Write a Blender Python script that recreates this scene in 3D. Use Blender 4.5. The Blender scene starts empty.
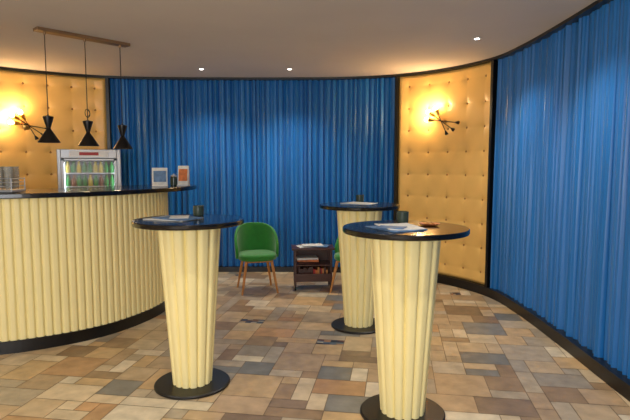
import bpy, bmesh, math, random
from mathutils import Vector, Matrix
random.seed(7)
R = math.radians
H_CEIL = 2.63

# ---------------------------------------------------------------- helpers
def lin(c):
    return tuple(((x/255)/12.92 if x/255 <= .04045 else ((x/255+.055)/1.055)**2.4) for x in c)

def mat(name, rgb, rough=.5, metal=0., noise=0., nscale=8., bump=0., bscale=60., spec=None,
        emit=None, estr=0., alpha=None, sheen=0., coat=0., attr=None, trans=0., stretch=None):
    m = bpy.data.materials.new(name); m.use_nodes = True
    nt = m.node_tree; b = nt.nodes['Principled BSDF']
    col = (*lin(rgb), 1)
    b.inputs['Base Color'].default_value = col
    b.inputs['Roughness'].default_value = rough
    b.inputs['Metallic'].default_value = metal
    if spec is not None: b.inputs['Specular IOR Level'].default_value = spec
    if sheen: b.inputs['Sheen Weight'].default_value = sheen
    if coat: b.inputs['Coat Weight'].default_value = coat
    if trans: b.inputs['Transmission Weight'].default_value = trans
    if alpha is not None: b.inputs['Alpha'].default_value = alpha
    if emit:
        b.inputs['Emission Color'].default_value = (*lin(emit), 1)
        b.inputs['Emission Strength'].default_value = estr
    tc = nt.nodes.new('ShaderNodeTexCoord')
    vec = tc.outputs['Object']
    if stretch:
        mp = nt.nodes.new('ShaderNodeMapping'); mp.inputs['Scale'].default_value = stretch
        nt.links.new(vec, mp.inputs['Vector']); vec = mp.outputs['Vector']
    src = None
    if attr:
        a = nt.nodes.new('ShaderNodeVertexColor'); a.layer_name = attr; src = a.outputs['Color']
    if noise:
        n = nt.nodes.new('ShaderNodeTexNoise'); n.inputs['Scale'].default_value = nscale
        n.inputs['Detail'].default_value = 5
        nt.links.new(vec, n.inputs['Vector'])
        mr = nt.nodes.new('ShaderNodeMapRange')
        mr.inputs['From Min'].default_value = .3; mr.inputs['From Max'].default_value = .7
        mr.inputs['To Min'].default_value = 1-noise; mr.inputs['To Max'].default_value = 1+noise*.6
        nt.links.new(n.outputs['Fac'], mr.inputs['Value'])
        vm = nt.nodes.new('ShaderNodeVectorMath'); vm.operation = 'SCALE'
        if src: nt.links.new(src, vm.inputs[0])
        else: vm.inputs[0].default_value = col[:3]
        nt.links.new(mr.outputs['Result'], vm.inputs['Scale'])
        src = vm.outputs['Vector']
    if src: nt.links.new(src, b.inputs['Base Color'])
    if bump:
        n2 = nt.nodes.new('ShaderNodeTexNoise'); n2.inputs['Scale'].default_value = bscale
        nt.links.new(vec, n2.inputs['Vector'])
        bp = nt.nodes.new('ShaderNodeBump'); bp.inputs['Strength'].default_value = bump
        bp.inputs['Distance'].default_value = .01
        nt.links.new(n2.outputs['Fac'], bp.inputs['Height'])
        nt.links.new(bp.outputs['Normal'], b.inputs['Normal'])
    return m

def mesh_obj(name, verts, faces, m=None, parent=None, smooth=False, loc=(0,0,0), rot=(0,0,0), fixn=True, autosm=None):
    me = bpy.data.meshes.new(name); me.from_pydata([tuple(v) for v in verts], [], faces); me.update()
    if fixn:
        bm = bmesh.new(); bm.from_mesh(me); bmesh.ops.recalc_face_normals(bm, faces=bm.faces); bm.to_mesh(me); bm.free()
    o = bpy.data.objects.new(name, me); bpy.context.scene.collection.objects.link(o)
    if m: me.materials.append(m)
    if smooth:
        for p in me.polygons: p.use_smooth = True
    if autosm:
        mo = o.modifiers.new('es', 'EDGE_SPLIT'); mo.split_angle = R(autosm)
    o.location = loc; o.rotation_euler = rot
    if parent: o.parent = parent
    return o

def empty(name, loc=(0,0,0), rotz=0.):
    o = bpy.data.objects.new(name, None); o.empty_display_size = .1
    bpy.context.scene.collection.objects.link(o); o.location = loc; o.rotation_euler = (0,0,rotz)
    return o

def box(name, c, s, m, parent=None, bevel=0., rot=(0,0,0)):
    x,y,z = s[0]/2, s[1]/2, s[2]/2
    v = [(-x,-y,-z),(x,-y,-z),(x,y,-z),(-x,y,-z),(-x,-y,z),(x,-y,z),(x,y,z),(-x,y,z)]
    f = [(0,3,2,1),(4,5,6,7),(0,1,5,4),(1,2,6,5),(2,3,7,6),(3,0,4,7)]
    o = mesh_obj(name, v, f, m, parent, loc=c, rot=rot)
    if bevel:
        b = o.modifiers.new('b','BEVEL'); b.width = bevel; b.segments = 3
    return o

def lathe_data(prof, n=48, off=(0,0,0), closed=False):
    vs, fs = [], []
    for r,z in prof:
        for i in range(n):
            a = 2*math.pi*i/n
            vs.append((off[0]+r*math.cos(a), off[1]+r*math.sin(a), off[2]+z))
    for j in range(len(prof)-1):
        for i in range(n):
            k = (i+1)%n
            fs.append((j*n+i, j*n+k, (j+1)*n+k, (j+1)*n+i))
    if not closed:
        fs.append(tuple(range(n))[::-1]); fs.append(tuple((len(prof)-1)*n+i for i in range(n)))
    return vs, fs

def lathe(name, prof, m, parent=None, n=48, loc=(0,0,0), rot=(0,0,0), autosm=35, open_=False):
    v,f = lathe_data(prof, n, closed=open_)
    return mesh_obj(name, v, f, m, parent, smooth=True, loc=loc, rot=rot, autosm=autosm)

def rod(name, a, b, r1, r2, m, parent=None, n=16):
    a, b = Vector(a), Vector(b); d = b-a; L = d.length
    q = d.to_track_quat('Z','Y')
    v,f = lathe_data([(r1,0),(r2,L)], n)
    v = [a + q @ Vector(p) for p in v]
    return mesh_obj(name, v, f, m, parent, smooth=True, autosm=40)

def lathe_axis(name, prof, a, d, m, parent=None, n=24, open_=False):
    q = Vector(d).normalized().to_track_quat('Z','Y'); a = Vector(a)
    v,f = lathe_data(prof, n, closed=open_)
    v = [a + q @ Vector(p) for p in v]
    return mesh_obj(name, v, f, m, parent, smooth=True, autosm=50)

def catmull(pts, sub=24):
    P = [Vector((p[0],p[1],0)) for p in pts]
    P = [2*P[0]-P[1]] + P + [2*P[-1]-P[-2]]
    out = []
    for i in range(1, len(P)-2):
        for k in range(sub):
            t = k/sub
            p0,p1,p2,p3 = P[i-1],P[i],P[i+1],P[i+2]
            out.append(.5*((2*p1)+(-p0+p2)*t+(2*p0-5*p1+4*p2-p3)*t*t+(-p0+3*p1-3*p2+p3)*t**3))
    out.append(P[-2]); return out

class Path:
    def __init__(s, pts):
        s.p = catmull(pts); s.l = [0]
        for a,b in zip(s.p, s.p[1:]): s.l.append(s.l[-1]+(b-a).length)
        s.L = s.l[-1]
    def at(s, d):
        import bisect
        d = max(0, min(s.L-1e-6, d)); i = min(bisect.bisect_right(s.l, d)-1, len(s.p)-2)
        t = (d-s.l[i])/(s.l[i+1]-s.l[i])
        pos = s.p[i].lerp(s.p[i+1], t)
        a = s.p[max(i-1,0)]; b = s.p[i+1]; c = s.p[min(i+2,len(s.p)-1)]
        tg = ((s.p[i+1]-a)*(1-t)+(c-s.p[i])*t).normalized()
        return pos, tg, Vector((tg.y,-tg.x,0))   # right-hand normal
    def near(s, x, y):
        q = Vector((x,y,0)); return s.l[min(range(len(s.p)), key=lambda i:(s.p[i]-q).length)]

def strip(name, path, a, b, step, z0, z1, off0, off1, m, parent=None, close=True):
    """solid band that follows the path; off = along the right-hand (inward) normal"""
    n = max(2, int((b-a)/step)+1); v=[]; f=[]
    for i in range(n):
        p,t,nn = path.at(a+(b-a)*i/(n-1))
        for o,z in ((off0,z0),(off1,z0),(off1,z1),(off0,z1)):
            q = p+nn*o; v.append((q.x,q.y,z))
    for i in range(n-1):
        for k in range(4):
            f.append((i*4+k, i*4+(k+1)%4, (i+1)*4+(k+1)%4, (i+1)*4+k))
    f.append((0,1,2,3)); f.append(tuple((n-1)*4+k for k in (3,2,1,0)))
    return mesh_obj(name, v, f, m, parent)

# ---------------------------------------------------------------- materials
M_blue = mat('curtain_blue_satin', (8,110,184), .38, noise=.14, nscale=3, sheen=.12, bump=.05, bscale=300, stretch=(1,1,.1), spec=.6)
M_yel = mat('yellow_leatherette', (242,196,112), .38, noise=.04, nscale=5, bump=.05, bscale=120)
M_but = mat('button_yellow', (170,115,50), .4)
M_black = mat('black_lacquer_trim', (10,9,10), .35)
M_top = mat('black_table_top', (14,13,14), .2, coat=.2, noise=.1)
M_base = mat('black_metal_base', (12,11,12), .4)
M_cream = mat('cream_painted_panel', (250,234,168), .5, noise=.03, nscale=4)
M_ceil = mat('ceiling_plaster', (216,210,204), .9, noise=.03, nscale=2)
M_wall = mat('wall_plaster', (215,190,140), .8, noise=.04, nscale=3)
M_bronze = mat('bronze_metal', (150,120,88), .4, metal=.5, noise=.1)
M_brass = mat('brass', (190,150,80), .3, metal=1)
M_green = mat('green_velvet', (28,126,34), .75, noise=.12, nscale=20, sheen=.4, bump=.1, bscale=400)
M_wood = mat('beech_wood', (190,128,66), .45, noise=.2, nscale=10, stretch=(8,8,1))
M_dwood = mat('dark_mahogany', (66,32,22), .35, noise=.3, nscale=8, stretch=(1,6,6))
M_steel = mat('brushed_steel', (170,173,178), .4, metal=.4)
M_white = mat('white_plastic', (225,225,225), .4)
M_darkin = mat('fridge_interior', (60,72,76), .5)
M_glass = mat('clear_glass', (235,245,245), .03, alpha=.10)
M_bulb = mat('warm_bulb', (255,220,160), .5, emit=(255,190,105), estr=30)
M_led = mat('downlight_led', (255,250,240), .5, emit=(255,240,225), estr=30)
M_paper = mat('paper_white', (215,215,210), .6, noise=.15, nscale=30)
M_papb = mat('paper_blue', (90,125,165), .5, noise=.4, nscale=25)
M_papo = mat('paper_orange', (200,110,50), .5, noise=.4, nscale=25)
M_red = mat('red_print', (170,25,25), .5)
M_jar = mat('smoked_glass_jar', (60,72,62), .15, noise=.15)
M_wax = mat('wax', (225,215,190), .5)
M_rub = mat('rubber', (20,20,20), .7)

# ---------------------------------------------------------------- room
WP = Path([(-4.9,-2.5),(-4.92,-1),(-4.92,1),(-4.9,3.3),(-4.70,4.8),(-4.3,5.65),(-3.75,6.27),(-3.25,6.68),(-2.73,6.94),
           (-2,7.05),(-1.2,7.08),(-.4,7.08),(.4,7.03),(1.06,6.82),(1.59,6.38),(1.945,5.76),(2.03,5.1),(2.03,4.2),(2.0,3.3),
           (1.98,2.),(1.97,0),(1.97,-2.5)])
sA = WP.near(-2.73,6.94); sB = WP.near(1.06,6.82); sC = WP.near(1.945,5.76); sZ = WP.near(-4.05,5.95); L = WP.L

strip('wall_left', WP, 0, sA, .1, 0, H_CEIL, -.25, -.12, M_wall)
strip('wall_back', WP, sA, sB, .1, 0, H_CEIL, -.25, -.12, M_wall)
strip('wall_right', WP, sB, L, .1, 0, H_CEIL, -.25, -.12, M_wall)
# rear wall of the room (behind the camera) with a wide opening added for the fill light
wf = empty('wall_front')
box('panel_left', (-4.1,-2.56,1.31), (1.9,.12,2.62), M_wall, wf)
box('panel_right', (1.35,-2.56,1.31), (1.8,.12,2.62), M_wall, wf)
box('panel_below', (-1.35,-2.56,.4), (3.6,.12,.8), M_wall, wf)
box('panel_above', (-1.35,-2.56,2.46), (3.6,.12,.32), M_wall, wf)
wn = empty('added_window_1', (-1.35,-2.56,1.55))  # unseen window, added around the rear fill lamp
box('glass', (0,0,0), (3.5,.01,1.42), M_glass, wn)
for i,x in enumerate((-1.77,-.6,.6,1.77)): box('mullion_%d'%i, (x,0,0), (.05,.06,1.49), M_black, wn)
for i,z in enumerate((-.73,.73)): box('rail_%d'%i, (0,0,z), (3.58,.06,.04), M_black, wn)

strip('trim_1', WP, 0, L, .04, H_CEIL-.028, H_CEIL, -.12, .03, M_black)
strip('baseboard_left', WP, 0, sA, .04, 0, .10, -.12, .03, M_black)
strip('baseboard_back', WP, sA, sB, .04, 0, .07, -.12, .03, M_black)
strip('baseboard_right', WP, sB, L, .04, 0, .10, -.12, .03, M_black)
for i,s in enumerate((sA,sB,sC,sZ)):
    strip('trim_%d'%(i+2), WP, s-.02, s+.02, .04, .07, H_CEIL-.028, -.11, .025, M_black)

ce = [(-5.2,-2.7),(2.4,-2.7),(2.4,7.4),(-5.2,7.4)]
mesh_obj('ceiling', [(x,y,z) for z in (H_CEIL,H_CEIL+.1) for x,y in ce],
         [(0,1,2,3),(4,7,6,5),(0,4,5,1),(1,5,6,2),(2,6,7,3),(3,7,4,0)], M_ceil)

# floor : random-format stone slabs
def build_floor():
    pal = [((198,172,134),12),((210,188,152),10),((184,156,120),10),((218,202,172),6),((160,132,98),6),((186,168,140),8),
           ((202,170,124),8),((140,116,90),3),((134,130,120),3),((172,158,136),6),((192,150,106),3)]
    names = [p for p,w in pal for _ in range(w)]
    c = .115; N = 120; ang = R(-9); ox, oy = -7.2, -4.2
    used = [[False]*N for _ in range(N)]
    v, f, cols = [], [], []
    ca, sa = math.cos(ang), math.sin(ang)
    def quad(x0,y0,x1,y1,col,z=0.):
        pts = []
        for x,y in ((x0,y0),(x1,y0),(x1,y1),(x0,y1)):
            X = (x-3)*ca-(y-3)*sa+3+ox+1.5; Y = (x-3)*sa+(y-3)*ca+3+oy; pts.append((X,Y,z))
        cx = sum(p[0] for p in pts)/4; cy = sum(p[1] for p in pts)/4
        if not(-5.05<cx<2.2 and -2.55<cy<7.2): return
        b = len(v); v.extend(pts); f.append((b,b+1,b+2,b+3)); cols.append(col)
    for j in range(N):
        for i in range(N):
            if used[j][i]: continue
            w,h = random.choice([(1,1),(2,1),(1,2),(2,2),(2,2),(3,2),(2,1),(3,1),(2,2),(3,2),(1,1),(3,3)])
            while w>1 and (i+w>N or any(used[j][i+k] for k in range(w))): w-=1
            if j+h>N: h=1
            for a in range(w):
                for b in range(h): used[j+b][i+a]=True
            x0,y0,x1,y1 = i*c+.0025, j*c+.0025, (i+w)*c-.0025, (j+h)*c-.0025
            if random.random()<.03 and w<=2 and h<=1:
                n = 4
                for a in range(n):
                    for b in range(n):
                        cc = random.choice([(70,88,112),(110,60,45),(190,180,160),(60,62,66),(100,115,125),(170,130,90)])
                        dx=(x1-x0)/n; dy=(y1-y0)/n
                        quad(x0+a*dx+.001,y0+b*dy+.001,x0+(a+1)*dx-.001,y0+(b+1)*dy-.001,lin(cc))
            else:
                k = random.uniform(.86,1.06); cc = lin(random.choice(names))
                quad(x0,y0,x1,y1,tuple(q*k for q in cc))
    b = len(v); v += [(-5.12,-2.6,-.003),(2.25,-2.6,-.003),(2.25,7.3,-.003),(-5.12,7.3,-.003)]
    f.append((b,b+1,b+2,b+3)); cols.append(lin((126,104,78)))
    b = len(v); v += [(-5.12,-2.6,-.08),(2.25,-2.6,-.08),(2.25,7.3,-.08),(-5.12,7.3,-.08)]
    f.append((b+3,b+2,b+1,b)); cols.append(lin((120,98,72)))
    m = mat('stone_floor', (190,150,100), .33, noise=.22, nscale=9, attr='tile', bump=.08, bscale=25)
    o = mesh_obj('floor', v, f, m, fixn=False)
    ca_ = o.data.color_attributes.new('tile','FLOAT_COLOR','CORNER')
    for p in o.data.polygons:
        for li in p.loop_indices: ca_.data[li].color = (*cols[p.index],1)
build_floor()

# ---------------------------------------------------------------- curtains
def curtain(name, a, b, z0=.07, z1=H_CEIL-.028, seed=1):
    rnd = random.Random(seed)
    step = .005; n = int((b-a)/step); rows = 9
    ph, wl = 0, .07; offs=[]; amp=.8; tgt=(.07,.8)
    ph2 = 0
    for i in range(n+1):
        ph += 2*math.pi*step/wl; ph2 += 2*math.pi*step/(wl*.41)
        if i%11==0: tgt=(rnd.uniform(.04,.105), rnd.uniform(.3,1.3))
        wl += (tgt[0]-wl)*.16; amp += (tgt[1]-amp)*.16
        offs.append((ph,amp,ph2))
    v=[];f=[]
    for i,(p_,am,p2) in enumerate(offs):
        s = a+(b-a)*i/n; p,t,nn = WP.at(s)
        for j in range(rows):
            u = j/(rows-1)
            w = 2*abs(math.sin(p_/2+ .25*math.sin(u*3+i*.01)))**.7-1
            w2 = math.sin(p2+u*1.2+2*math.sin(i*.013))
            o = -.056 + ((.046-.012*u)*w + .007*w2)*min(am,1.1) + .010*math.sin(p_*.31+u*2)
            q = p+nn*o; v.append((q.x,q.y,z0+(z1-z0)*u))
    for i in range(n):
        for j in range(rows-1):
            k=i*rows+j; f.append((k,k+rows,k+rows+1,k+1))
    return mesh_obj(name, v, f, M_blue, smooth=True, fixn=False)
curtain('curtain', sA+.03, sB-.03, seed=3)
curtain('curtain', sC+.03, L-.02, seed=8)

# ---------------------------------------------------------------- tufted panels
def tufted(name, a, b, z0=.10, z1=H_CEIL-.028, su=.27, sv=.272):
    par = empty(name)
    n = max(1, round((b-a)/su)); su = (b-a)/n
    nv = round((z1-z0)/sv); sv=(z1-z0)/nv
    st = .016; nx = int((b-a)/st); nz = int((z1-z0)/st)
    def h(u,z):
        du = (u/su-.5); du -= round(du); du*=su
        dz = (z/sv-.5); dz -= round(dz); dz*=sv
        r2 = du*du+dz*dz
        d = 1-math.exp(-(r2**.5)/.035)
        cr = 1-.18*math.exp(-(min(abs(du),abs(dz))/.014)**2)*math.exp(-r2/(.11**2))
        e = min(u, (b-a)-u, z, (z1-z0)-z); ed = min(1, max(0,e)/.03)**.5
        return -.034 + .026*d*cr*ed
    v=[];f=[]
    for i in range(nx+1):
        u=(b-a)*i/nx; p,t,nn = WP.at(a+u)
        for j in range(nz+1):
            z=(z1-z0)*j/nz; q=p+nn*h(u,z); v.append((q.x,q.y,z0+z))
    for i in range(nx):
        for j in range(nz):
            k=i*(nz+1)+j; f.append((k,k+nz+1,k+nz+2,k+1))
    mesh_obj('padding', v, f, M_yel, par, smooth=True, fixn=False)
    V=[];F=[]
    for i in range(n):
        p,t,nn = WP.at(a+(i+.5)*su)
        for j in range(nv):
            c = p+nn*(-.031)+Vector((0,0,z0+(j+.5)*sv))
            q = nn.to_track_quat('Z','Y')
            vv,ff = lathe_data([(.015,0),(.014,.004),(.009,.008),(.002,.009)],12)
            bb=len(V); V += [c+q@Vector(x) for x in vv]; F += [tuple(k+bb for k in x) for x in ff]
    mesh_obj('buttons', V, F, M_but, par, smooth=True)
    return par
tufted('upholstered_wall_panel', sB+.02, sC-.02)
tufted('upholstered_wall_panel', sZ+.02, sA-.02)

# ---------------------------------------------------------------- bar counter
def bar():
    par = empty('bar_counter')
    fp = Path([(-4.75,3.72),(-4.2,3.75),(-3.4,3.80),(-2.6,3.92),(-2.15,4.12),(-1.82,4.42),(-1.62,4.82),(-1.545,5.2),(-1.59,5.5),(-1.75,5.68)])
    inner = [(-2.05,5.68),(-2.06,5.4),(-2.14,5.05),(-2.35,4.78),(-2.7,4.6),(-3.4,4.48),(-4.2,4.43),(-4.75,4.4)]
    # corrugated front
    pitch=.062; z0,z1=.10,1.215; n=int(fp.L/pitch); per=12; v=[];f=[]
    prof=[0,.45,.85,.97,1,1,1,1,1,.97,.85,.45]
    tot=n*per
    for i in range(tot+1):
        p,t,nn=fp.at(fp.L*i/tot); q=p+nn*(.003+.024*prof[i%per])
        v += [(q.x,q.y,z0),(q.x,q.y,z1)]
    for i in range(tot): f.append((2*i,2*i+2,2*i+3,2*i+1))
    mesh_obj('corrugated_front', v, f, M_cream, par, smooth=True, fixn=False)
    out=[fp.at(fp.L*i/60)[0] for i in range(61)]
    inn=[Vector((x,y,0)) for x,y in inner]
    ring=out+inn; m=len(ring)
    v=[(p.x,p.y,.02) for p in ring]+[(p.x,p.y,1.21) for p in ring]
    f=[tuple(range(m))[::-1], tuple(range(m,2*m))]+[(i,(i+1)%m,m+(i+1)%m,m+i) for i in range(m)]
    mesh_obj('core', v, f, M_cream, par)
    strip('plinth', fp, 0, fp.L, .04, 0, .10, -.02, .034, M_black, par)
    tp = Path([(-4.75,3.66),(-4.2,3.69),(-3.4,3.74),(-2.58,3.87),(-2.08,4.08),(-1.72,4.38),(-1.48,4.76),(-1.31,5.12),(-1.26,5.42),(-1.31,5.70),(-1.5,5.83),(-1.8,5.83)])
    out=[tp.at(tp.L*i/90)[0] for i in range(91)]
    ring=out+[Vector((x-.03,y+.03,0)) for x,y in inner[1:]]; m=len(ring)
    v=[(p.x,p.y,1.215) for p in ring]+[(p.x,p.y,1.255) for p in ring]
    f=[tuple(range(m))[::-1], tuple(range(m,2*m))]+[(i,(i+1)%m,m+(i+1)%m,m+i) for i in range(m)]
    o=mesh_obj('counter_top', v, f, M_top, par)
    b=o.modifiers.new('b','BEVEL'); b.width=.006; b.segments=3; b.limit_method='ANGLE'
    return par
bar()
BT=1.255

# ---------------------------------------------------------------- cocktail tables
def table(loc, rz):
    par=empty('cocktail_table', loc, rz); HT=1.12
    lathe('base_plate', [(.24,0),(.25,.004),(.25,.014),(.243,.02),(.02,.024)], M_base, par, n=72)
    N=14; per=12; prof=[0,.4,.8,.95,1,1,1,1,1,.95,.8,.4]; v=[];f=[]; rows=12
    for j in range(rows+1):
        u=j/rows; z=.02+(HT-.035-.02)*u; r=.130+(.206-.130)*u
        for i in range(N*per):
            a=2*math.pi*i/(N*per); d=prof[i%per]; rr=r*(1-.13*(1-d))
            v.append((rr*math.cos(a),rr*math.sin(a),z))
    n=N*per
    for j in range(rows):
        for i in range(n): f.append((j*n+i,j*n+(i+1)%n,(j+1)*n+(i+1)%n,(j+1)*n+i))
    f.append(tuple(range(n))[::-1]); f.append(tuple(rows*n+i for i in range(n)))
    mesh_obj('fluted_column', v, f, M_cream, par, smooth=True, autosm=60)
    lathe('table_top', [(.34,HT-.035),(.356,HT-.031),(.36,HT-.024),(.36,HT-.006),(.356,HT-.001),(.34,HT)], M_top, par, n=96)
    return par
table((.520,2.98,0),.1); table((-.828,3.40,0),.3); table((.400,4.66,0),.5)
HT=1.12
def jar(x,y,z=HT+.0005,s=1.):
    par=empty('candle_jar',(x,y,z))
    lathe('glass',[(.030*s,0),(.036*s,.004),(.037*s,.07*s),(.035*s,.072*s),(.033*s,.068*s),(.032*s,.035*s),(.002,.033*s)],M_jar,par,n=32)
    lathe('wax',[(.029*s,.034*s),(.029*s,.045*s),(.003,.046*s)],M_wax,par,n=24)
    rod('wick',(0,0,.044*s),(0,.001,.056*s),.001,.001,M_black,par,6)
jar(.535,3.16); jar(-.81,3.60); jar(.42,4.86)
def mags(x,y,z,items,name='magazine_stack'):
    par=empty(name,(x,y,z)); h=0
    for i,(dx,dy,w,d,t,rz,m) in enumerate(items):
        nx=8; v=[];f=[]
        for a in range(nx+1):
            u=a/nx-.5; c=.012*max(0,abs(u)-.25)*(1 if i%2 else .5)
            for yy in (-d/2,d/2):
                v += [(u*w,yy,c),(u*w,yy,c+t)]
        for a in range(nx):
            b=a*4
            f += [(b,b+4,b+6,b+2),(b+1,b+3,b+7,b+5),(b,b+1,b+5,b+4),(b+2,b+6,b+7,b+3)]
        f += [(0,2,3,1),(nx*4,nx*4+1,nx*4+3,nx*4+2)]
        mesh_obj('magazine_%d'%i, v, f, m, par, loc=(dx,dy,h), rot=(0,0,rz))
        h += t+.0005
    return par
mags(.45,2.88,HT+.0005,[(0,0,.22,.28,.006,.5,M_papb),(.02,.02,.2,.27,.005,.2,M_paper),(-.03,-.05,.15,.1,.004,-.4,M_papb)])
mags(-.93,3.40,HT+.0005,[(0,0,.24,.3,.005,1.2,M_paper),(.03,-.02,.2,.27,.005,.9,M_papb),(.04,.0,.12,.16,.004,.2,M_paper)])
mags(.37,4.62,HT+.0005,[(0,0,.2,.27,.006,1.4,M_papb),(.02,0,.2,.27,.005,.9,M_paper)])
# snack dish on near table
sd=empty('snack_dish',(.67,3.03,HT+.0005))
lathe('dish',[(.03,0),(.050,.005),(.062,.014),(.058,.014),(.040,.007),(.002,.006)],M_papo,sd,n=32)
V=[];F=[]
for i in range(20):
    a=random.uniform(0,6.28); r=random.uniform(0,.033)
    vv,ff=lathe_data([(.002,-.004),(.007,-.002),(.008,.002),(.002,.005)],8,(r*math.cos(a),r*math.sin(a),.013+random.uniform(0,.005)))
    b=len(V);V+=vv;F+=[tuple(k+b for k in x) for x in ff]
mesh_obj('nuts',V,F,mat('nuts',(205,150,80),.5,noise=.2,nscale=60),sd,smooth=True)

# ---------------------------------------------------------------- green chairs
def chair(loc, rz):
    par=empty('upholstered_chair', loc, rz)
    n=48
    def plan(a,s=1):
        c,sn=math.cos(a),math.sin(a); e=2.6
        return (.225*s*math.copysign(abs(c)**(2/e),c), .215*s*math.copysign(abs(sn)**(2/e),sn))
    v=[];f=[]
    lv=[(.90,.375),(.97,.38),(1.,.40),(1.,.425),(.97,.442),(.85,.452),(.5,.458),(.05,.458)]
    for s,z in lv:
        for i in range(n):
            x,y=plan(2*math.pi*i/n,s); v.append((x,y,z))
    for j in range(len(lv)-1):
        for i in range(n): f.append((j*n+i,j*n+(i+1)%n,(j+1)*n+(i+1)%n,(j+1)*n+i))
    f.append(tuple(range(n))[::-1]); f.append(tuple((len(lv)-1)*n+i for i in range(n)))
    mesh_obj('seat', v, f, M_green, par, smooth=True)
    v=[];f=[]; na=30; nz=8
    for i in range(na+1):
        t=-1+2*i/na; a=math.pi/2+t*R(100)
        top=.775-.27*abs(t)**3
        for j in range(nz+1):
            u=j/nz; z=.39+(top-.39)*u; fl=1.03+.05*u*(1-.3*abs(t))
            x=.228*fl*math.cos(a); y=.222*fl*math.sin(a)+.035*u*(1-abs(t))
            v.append((x,y,z))
    for i in range(na):
        for j in range(nz):
            k=i*(nz+1)+j; f.append((k,k+nz+1,k+nz+2,k+1))
    o=mesh_obj('backrest', v, f, M_green, par, smooth=True)
    s=o.modifiers.new('s','SOLIDIFY'); s.thickness=.034; s.offset=0
    b=o.modifiers.new('b','BEVEL'); b.width=.014; b.segments=3; b.limit_method='ANGLE'; b.angle_limit=R(50)
    box('seat_frame',(0,0,.368),(.32,.30,.03),M_wood,par,.008)
    for i,(sx,sy) in enumerate(((-1,-1),(1,-1),(1,1),(-1,1))):
        rod('leg_%d'%(i+1),(sx*.205,sy*.20,0),(sx*.145,sy*.14,.375),.011,.019,M_wood,par)
    return par
chair((-.68,6.02,0),R(16)); chair((.46,5.95,0),R(-35))

# ---------------------------------------------------------------- magazine trolley
def trolley():
    par=empty('magazine_trolley',(-.03,6.14,0),R(4)); W=.45;D=.30
    for i,(sx,sy) in enumerate(((-1,-1),(1,-1),(1,1),(-1,1))):
        box('post_%d'%(i+1),(sx*(W/2-.015),sy*(D/2-.015),.28),(.028,.028,.44),M_dwood,par,.004)
        o=lathe('wheel_%d'%(i+1),[(.006,-.009),(.026,-.009),(.029,-.005),(.029,.005),(.026,.009),(.006,.009)],M_rub,par,n=24,loc=(sx*(W/2-.015),sy*(D/2-.015),.03),rot=(0,R(90),0))
        rod('caster_%d'%(i+1),(sx*(W/2-.015),sy*(D/2-.015),.028),(sx*(W/2-.015),sy*(D/2-.015),.07),.006,.008,M_brass,par)
    box('top_tray',(0,0,.49),(W+.05,D+.02,.022),M_dwood,par,.004)
    box('middle_shelf',(0,0,.30),(W,D,.015),M_dwood,par,.003)
    box('bottom_shelf',(0,0,.115),(W,D,.02),M_dwood,par,.003)
    box('lip_front',(0,-D/2+.004,.155),(W-.05,.012,.09),M_dwood,par,.003)
    box('lip_back',(0,D/2-.004,.30),(W-.05,.01,.36),M_dwood,par,.003)
    x=-.17; i=0
    ms=[M_red,M_dwood,M_papo,M_dwood,M_wood,M_dwood]
    while x<.16:
        t=random.uniform(.012,.028); h=random.uniform(.11,.155)
        box('book_%d'%i,(x+t/2,0,.1255+h/2),(t-.001,.2,h),random.choice(ms),par,.001); x+=t; i+=1
    for k,(dx,rz,m) in enumerate(((-.06,.2,M_dwood),(-.05,-.1,M_papo),(-.07,.1,M_paper))):
        box('flat_book_%d'%k,(dx,0,.319+k*.024),(.25,.19,.022),m,par,.002,rot=(0,0,rz))
    for k,(dx,dy,rz,m) in enumerate(((-.06,0,.3,M_paper),(.07,-.02,-.3,M_papb),(.0,.0,.1,M_paper))):
        box('leaflet_%d'%k,(dx,dy,.5045+k*.007),(.24,.17,.006),m,par,.001,rot=(0,0,rz))
trolley()

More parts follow.
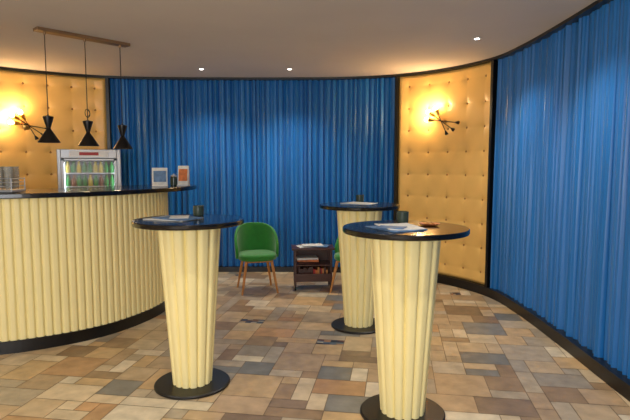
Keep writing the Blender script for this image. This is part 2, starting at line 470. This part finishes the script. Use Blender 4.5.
# ---------------------------------------------------------------- drinks fridge
def fridge():
    par=empty('drinks_fridge',(-2.63,6.12,0),R(20)); W=.66;D=.50;H=1.645
    box('side_left',(-W/2+.02,0,H/2),(.04,D,H),M_steel,par,.006)
    box('side_right',(W/2-.02,0,H/2),(.04,D,H),M_steel,par,.006)
    box('back',(0,D/2-.02,H/2),(W-.08,.03,H-.02),M_darkin,par)
    box('base',(0,0,.10),(W-.08,D-.02,.2),M_steel,par)
    box('header',(0,-.01,H-.05),(W-.08,D,.10),M_steel,par,.006)
    box('sign',(0,-D/2-.014,H-.05),(.40,.008,.065),M_white,par,.002)
    box('sign_band',(.0,-D/2-.020,H-.05),(.20,.006,.035),M_red,par,.002)
    for i,x in enumerate((-W/2+.055,W/2-.055)):
        box('door_stile_%d'%i,(x,-D/2+.0,.86),(.03,.03,1.32),M_steel,par,.004)
    box('door_rail_top',(0,-D/2,1.53),(W-.14,.03,.02),M_steel,par,.004)
    box('door_rail_bottom',(0,-D/2,.22),(W-.14,.03,.05),M_steel,par,.004)
    box('door_glass',(0,-D/2,.87),(W-.14,.004,1.30),M_glass,par)
    box('handle',(W/2-.05,-D/2-.03,1.0),(.018,.03,.4),M_black,par,.005)
    zs=[1.375,1.225,1.075,.92,.6,.4]
    Vs={k:([],[]) for k in range(6)}
    for r,z in enumerate(zs):
        box('shelf_%d'%r,(0,0,z),(W-.09,D-.1,.008),M_white,par)
        if r>4: continue
        for row in range(2):
            for k in range(9):
                key=random.choice([0,0,0,0,0,1,3,4]) if r else random.choice([0,0,0,0,3])
                x=-.23+k*.0575; y=-.17+row*.08
                vv,ff=lathe_data([(.022,.0),(.024,.006),(.024,.075),(.018,.090),(.010,.103),(.009,.120),(.011,.121),(.011,.128),(.003,.130)],12,(x,y,z+.0045))
                V,F=Vs[key]; b=len(V); V+=vv; F+=[tuple(q+b for q in t) for t in ff]
    cm=[mat('bottle_green',(30,135,50),.15),mat('bottle_amber',(130,60,20),.15),mat('bottle_clear',(190,210,215),.15),mat('bottle_yellow',(215,190,60),.2),mat('bottle_red',(170,30,30),.2),mat('bottle_blue',(30,70,150),.2)]
    for k,(V,F) in Vs.items():
        if V: mesh_obj('bottles_%d'%k,V,F,cm[k],par,smooth=True)
    mt=mat('fridge_lamp',(255,255,255),.5,emit=(225,240,255),estr=10)
    for k,x in enumerate((-.265,.265)):
        box('lamp_tube_%d'%k,(x,-.215,.87),(.012,.012,1.25),mt,par)
fridge()

# ---------------------------------------------------------------- things on the bar
def glass_tray():
    par=empty('glass_rack',(-2.50,4.16,BT+.001))
    box('tray',(0,0,.012),(.26,.2,.02),M_steel,par,.005)
    pts=[(-.125,-.095),(.125,-.095),(.125,.095),(-.125,.095)]
    for j,z in enumerate((.05,.08,.11)):
        for i in range(4):
            a=pts[i];b=pts[(i+1)%4]; rod('wire_%d_%d'%(j,i),(*a,z),(*b,z),.003,.003,M_steel,par,8)
    for i,(x,y) in enumerate(pts): rod('post_%d'%i,(x,y,.015),(x,y,.115),.004,.004,M_steel,par,8)
    g=mat('tumbler_glass',(190,190,180),.06,alpha=.4)
    for i in range(3):
        for k in range(2):
            lathe('tumbler_%d_%d'%(i,k),[(.024,0),(.027,.004),(.034,.18),(.032,.18),(.025,.01),(.002,.008)],g,par,n=24,loc=(-.078+i*.078,-.042+k*.084,.024))
glass_tray()
def stand(name,x,y,w,h,rz,m2):
    par=empty(name,(x,y,BT+.001),rz)
    box('foot',(0,0,.006),(w,.08,.012),M_white,par,.003)
    box('panel',(0,0,h/2+.008),(w,.012,h),M_paper,par,.002,rot=(R(-8),0,0))
    box('print',(0,-.010,h/2+.012),(w*.8,.004,h*.62),m2,par,.001,rot=(R(-8),0,0))
    for i in range(3): box('leaflet_%d'%i,(0,.022+i*.008,h*.42),(w*.9,.004,h*.8),M_papo if i%2 else M_paper,par)
stand('menu_stand',-1.55,5.2,.15,.18,.25,M_papb)
stand('leaflet_holder',-1.36,5.38,.115,.20,-.1,M_papo)
cj=empty('sugar_jar',(-1.47,5.42,BT+.001))
lathe('jar',[(.03,0),(.036,.004),(.037,.085),(.03,.095),(.002,.097)],M_jar,cj,n=24)
lathe('lid',[(.031,.096),(.032,.11),(.008,.114),(.008,.124),(.002,.126)],M_steel,cj,n=24)

# ---------------------------------------------------------------- pendant lamps
def pendants():
    a=Vector((-2.36,4.50,H_CEIL)); b=Vector((-1.80,5.12,H_CEIL)); d=b-a
    par=empty('pendant_light', tuple((a+b)/2), math.atan2(d.y,d.x))
    box('canopy',(0,0,-.014),(d.length,.10,.028),M_bronze,par,.004)
    for i,(u,zb) in enumerate(((-.345,1.665),(.0,1.645),(.335,1.625))):
        z=zb-H_CEIL
        rod('gland_%d'%i,(u,0,-.05),(u,0,-.026),.008,.014,M_bronze,par)
        rod('cord_%d'%i,(u,0,z+.24),(u,0,-.03),.004,.004,M_black,par,8)
        lathe('shade_%d'%i,[(.004,.25),(.006,.235),(.044,.225),(.044,.218),(.016,.125),(.020,.115),(.088,.008),(.090,0),(.084,.001),(.012,.108),(.002,.11)],M_black,par,n=40,loc=(u,0,z))
        lathe('bulb_%d'%i,[(.004,.085),(.014,.08),(.022,.05),(.018,.03),(.002,.022)],M_bulb,par,n=20,loc=(u,0,z))
        l=bpy.data.lights.new('pendant_bulb','POINT'); l.energy=2; l.color=(1,.75,.45); l.shadow_soft_size=.03
        o=bpy.data.objects.new('bulb_light_%d'%i,l); bpy.context.scene.collection.objects.link(o); o.parent=par; o.location=(u,0,z-.01)
    cu=bpy.data.curves.new('flex_loop','CURVE'); cu.dimensions='3D'; cu.bevel_depth=.003
    sp=cu.splines.new('POLY'); N=40; sp.points.add(N)
    for k in range(N+1):
        t=k/N*2*math.pi*1.5; sp.points[k].co=(.022*math.sin(t),.004*math.cos(t),1.645-H_CEIL+.29+.035*math.cos(t)+k*.0004,1)
    o=bpy.data.objects.new('flex_loop',cu); bpy.context.scene.collection.objects.link(o); cu.materials.append(M_black); o.parent=par
pendants()

# ---------------------------------------------------------------- wall sconces
def sconce(x,y,z,watt):
    s=WP.near(x,y); p,t,nn=WP.at(s)
    par=empty('wall_sconce',(p.x,p.y,z))
    m=Matrix((( t.x,nn.x,0),(t.y,nn.y,0),(0,0,1))).to_3x3()
    par.rotation_euler=m.to_euler() if m.determinant()>0 else Matrix(((t.x,-nn.x,0),(t.y,-nn.y,0),(0,0,1))).to_euler()
    sg = 1 if m.determinant()>0 else -1
    Y=lambda v: v*sg
    lathe_axis('wall_plate',[(.05,0),(.05,.012),(.03,.02),(.014,.022),(.012,.09),(.002,.092)],(0,Y(-.03),0),(0,sg,0),M_brass,par)
    c=Vector((0,Y(.06),0))
    for i,(ang,Lr,y2) in enumerate(((118,.13,.0),(146,.17,.05),(172,.15,.12))):
        d=Vector((math.cos(R(ang)),Y(y2),math.sin(R(ang)))).normalized()
        a=c-d*(.13+.025*i); b=c+d*Lr
        rod('arm_%d'%i,a,b,.005,.005,M_black,par)
        lathe_axis('shade_%d'%i,[(.004,-.06),(.012,-.05),(.016,-.035),(.030,.02),(.027,.02),(.012,-.03),(.002,-.032)],b-d*.005,d,M_brass,par)
        lathe_axis('counter_cone_%d'%i,[(.004,0),(.022,.05),(.018,.058),(.002,.06)],a,-d,M_black,par)
        bu=b+d*.045
        lathe_axis('bulb_%d'%i,[(.004,-.04),(.014,-.03),(.028,-.008),(.030,.006),(.022,.024),(.003,.034)],bu,d,M_bulb,par)
        l=bpy.data.lights.new('sconce_bulb','POINT'); l.energy=watt; l.color=(1,.72,.40); l.shadow_soft_size=.04
        o=bpy.data.objects.new('bulb_light_%d'%i,l); bpy.context.scene.collection.objects.link(o); o.parent=par; o.location=bu+d*.05+Vector((0,Y(.03),0))
sconce(1.57,6.40,2.00,4.5); sconce(-3.53,6.46,1.95,4.5)

# ---------------------------------------------------------------- ceiling downlights
for (x,y) in ((1.49,4.9),(-1.38,6.44),(-.31,6.44),(1.44,3.7),(-.6,2.2),(-2.6,2.4),(.9,1.9),(-.6,.6),(1.2,.2),(-2.4,.4),(-3.9,1.2)):  # downlights nearest the camera are out of view, added to light the room
    par=empty('recessed_downlight',(x,y,H_CEIL))
    lathe('trim_ring',[(.024,-.001),(.024,-.004),(.038,-.006),(.04,-.001)],M_white,par,n=32)
    lathe('lens',[(.022,-.001),(.022,-.003),(.002,-.0035)],M_led,par,n=24)
    l=bpy.data.lights.new('downlight','SPOT'); l.energy=72 if y>3 else 54; l.color=(1,.93,.83); l.spot_size=R(122); l.spot_blend=.8; l.shadow_soft_size=.05
    o=bpy.data.objects.new('lamp',l); bpy.context.scene.collection.objects.link(o); o.parent=par; o.location=(0,0,-.02)

# unseen area lamp added behind the camera as soft fill
l=bpy.data.lights.new('rear_fill','AREA'); l.shape='RECTANGLE'; l.size=3.4; l.size_y=1.4; l.energy=155; l.color=(.97,.98,1)
o=bpy.data.objects.new('rear_fill',l); bpy.context.scene.collection.objects.link(o); o.location=(-1.35,-2.45,1.55); o.rotation_euler=(R(90),0,0)

w=bpy.data.worlds.new('world'); bpy.context.scene.world=w; w.use_nodes=True
w.node_tree.nodes['Background'].inputs['Color'].default_value=(.7,.8,1,1); w.node_tree.nodes['Background'].inputs['Strength'].default_value=.5
bpy.context.scene.view_settings.view_transform='Standard'

cam=bpy.data.cameras.new('camera'); cam.lens=29.7; cam.sensor_width=36
co=bpy.data.objects.new('camera',cam); bpy.context.scene.collection.objects.link(co)
co.location=(0,0,1.48); co.rotation_euler=(R(90-5.05),0,0); bpy.context.scene.camera=co
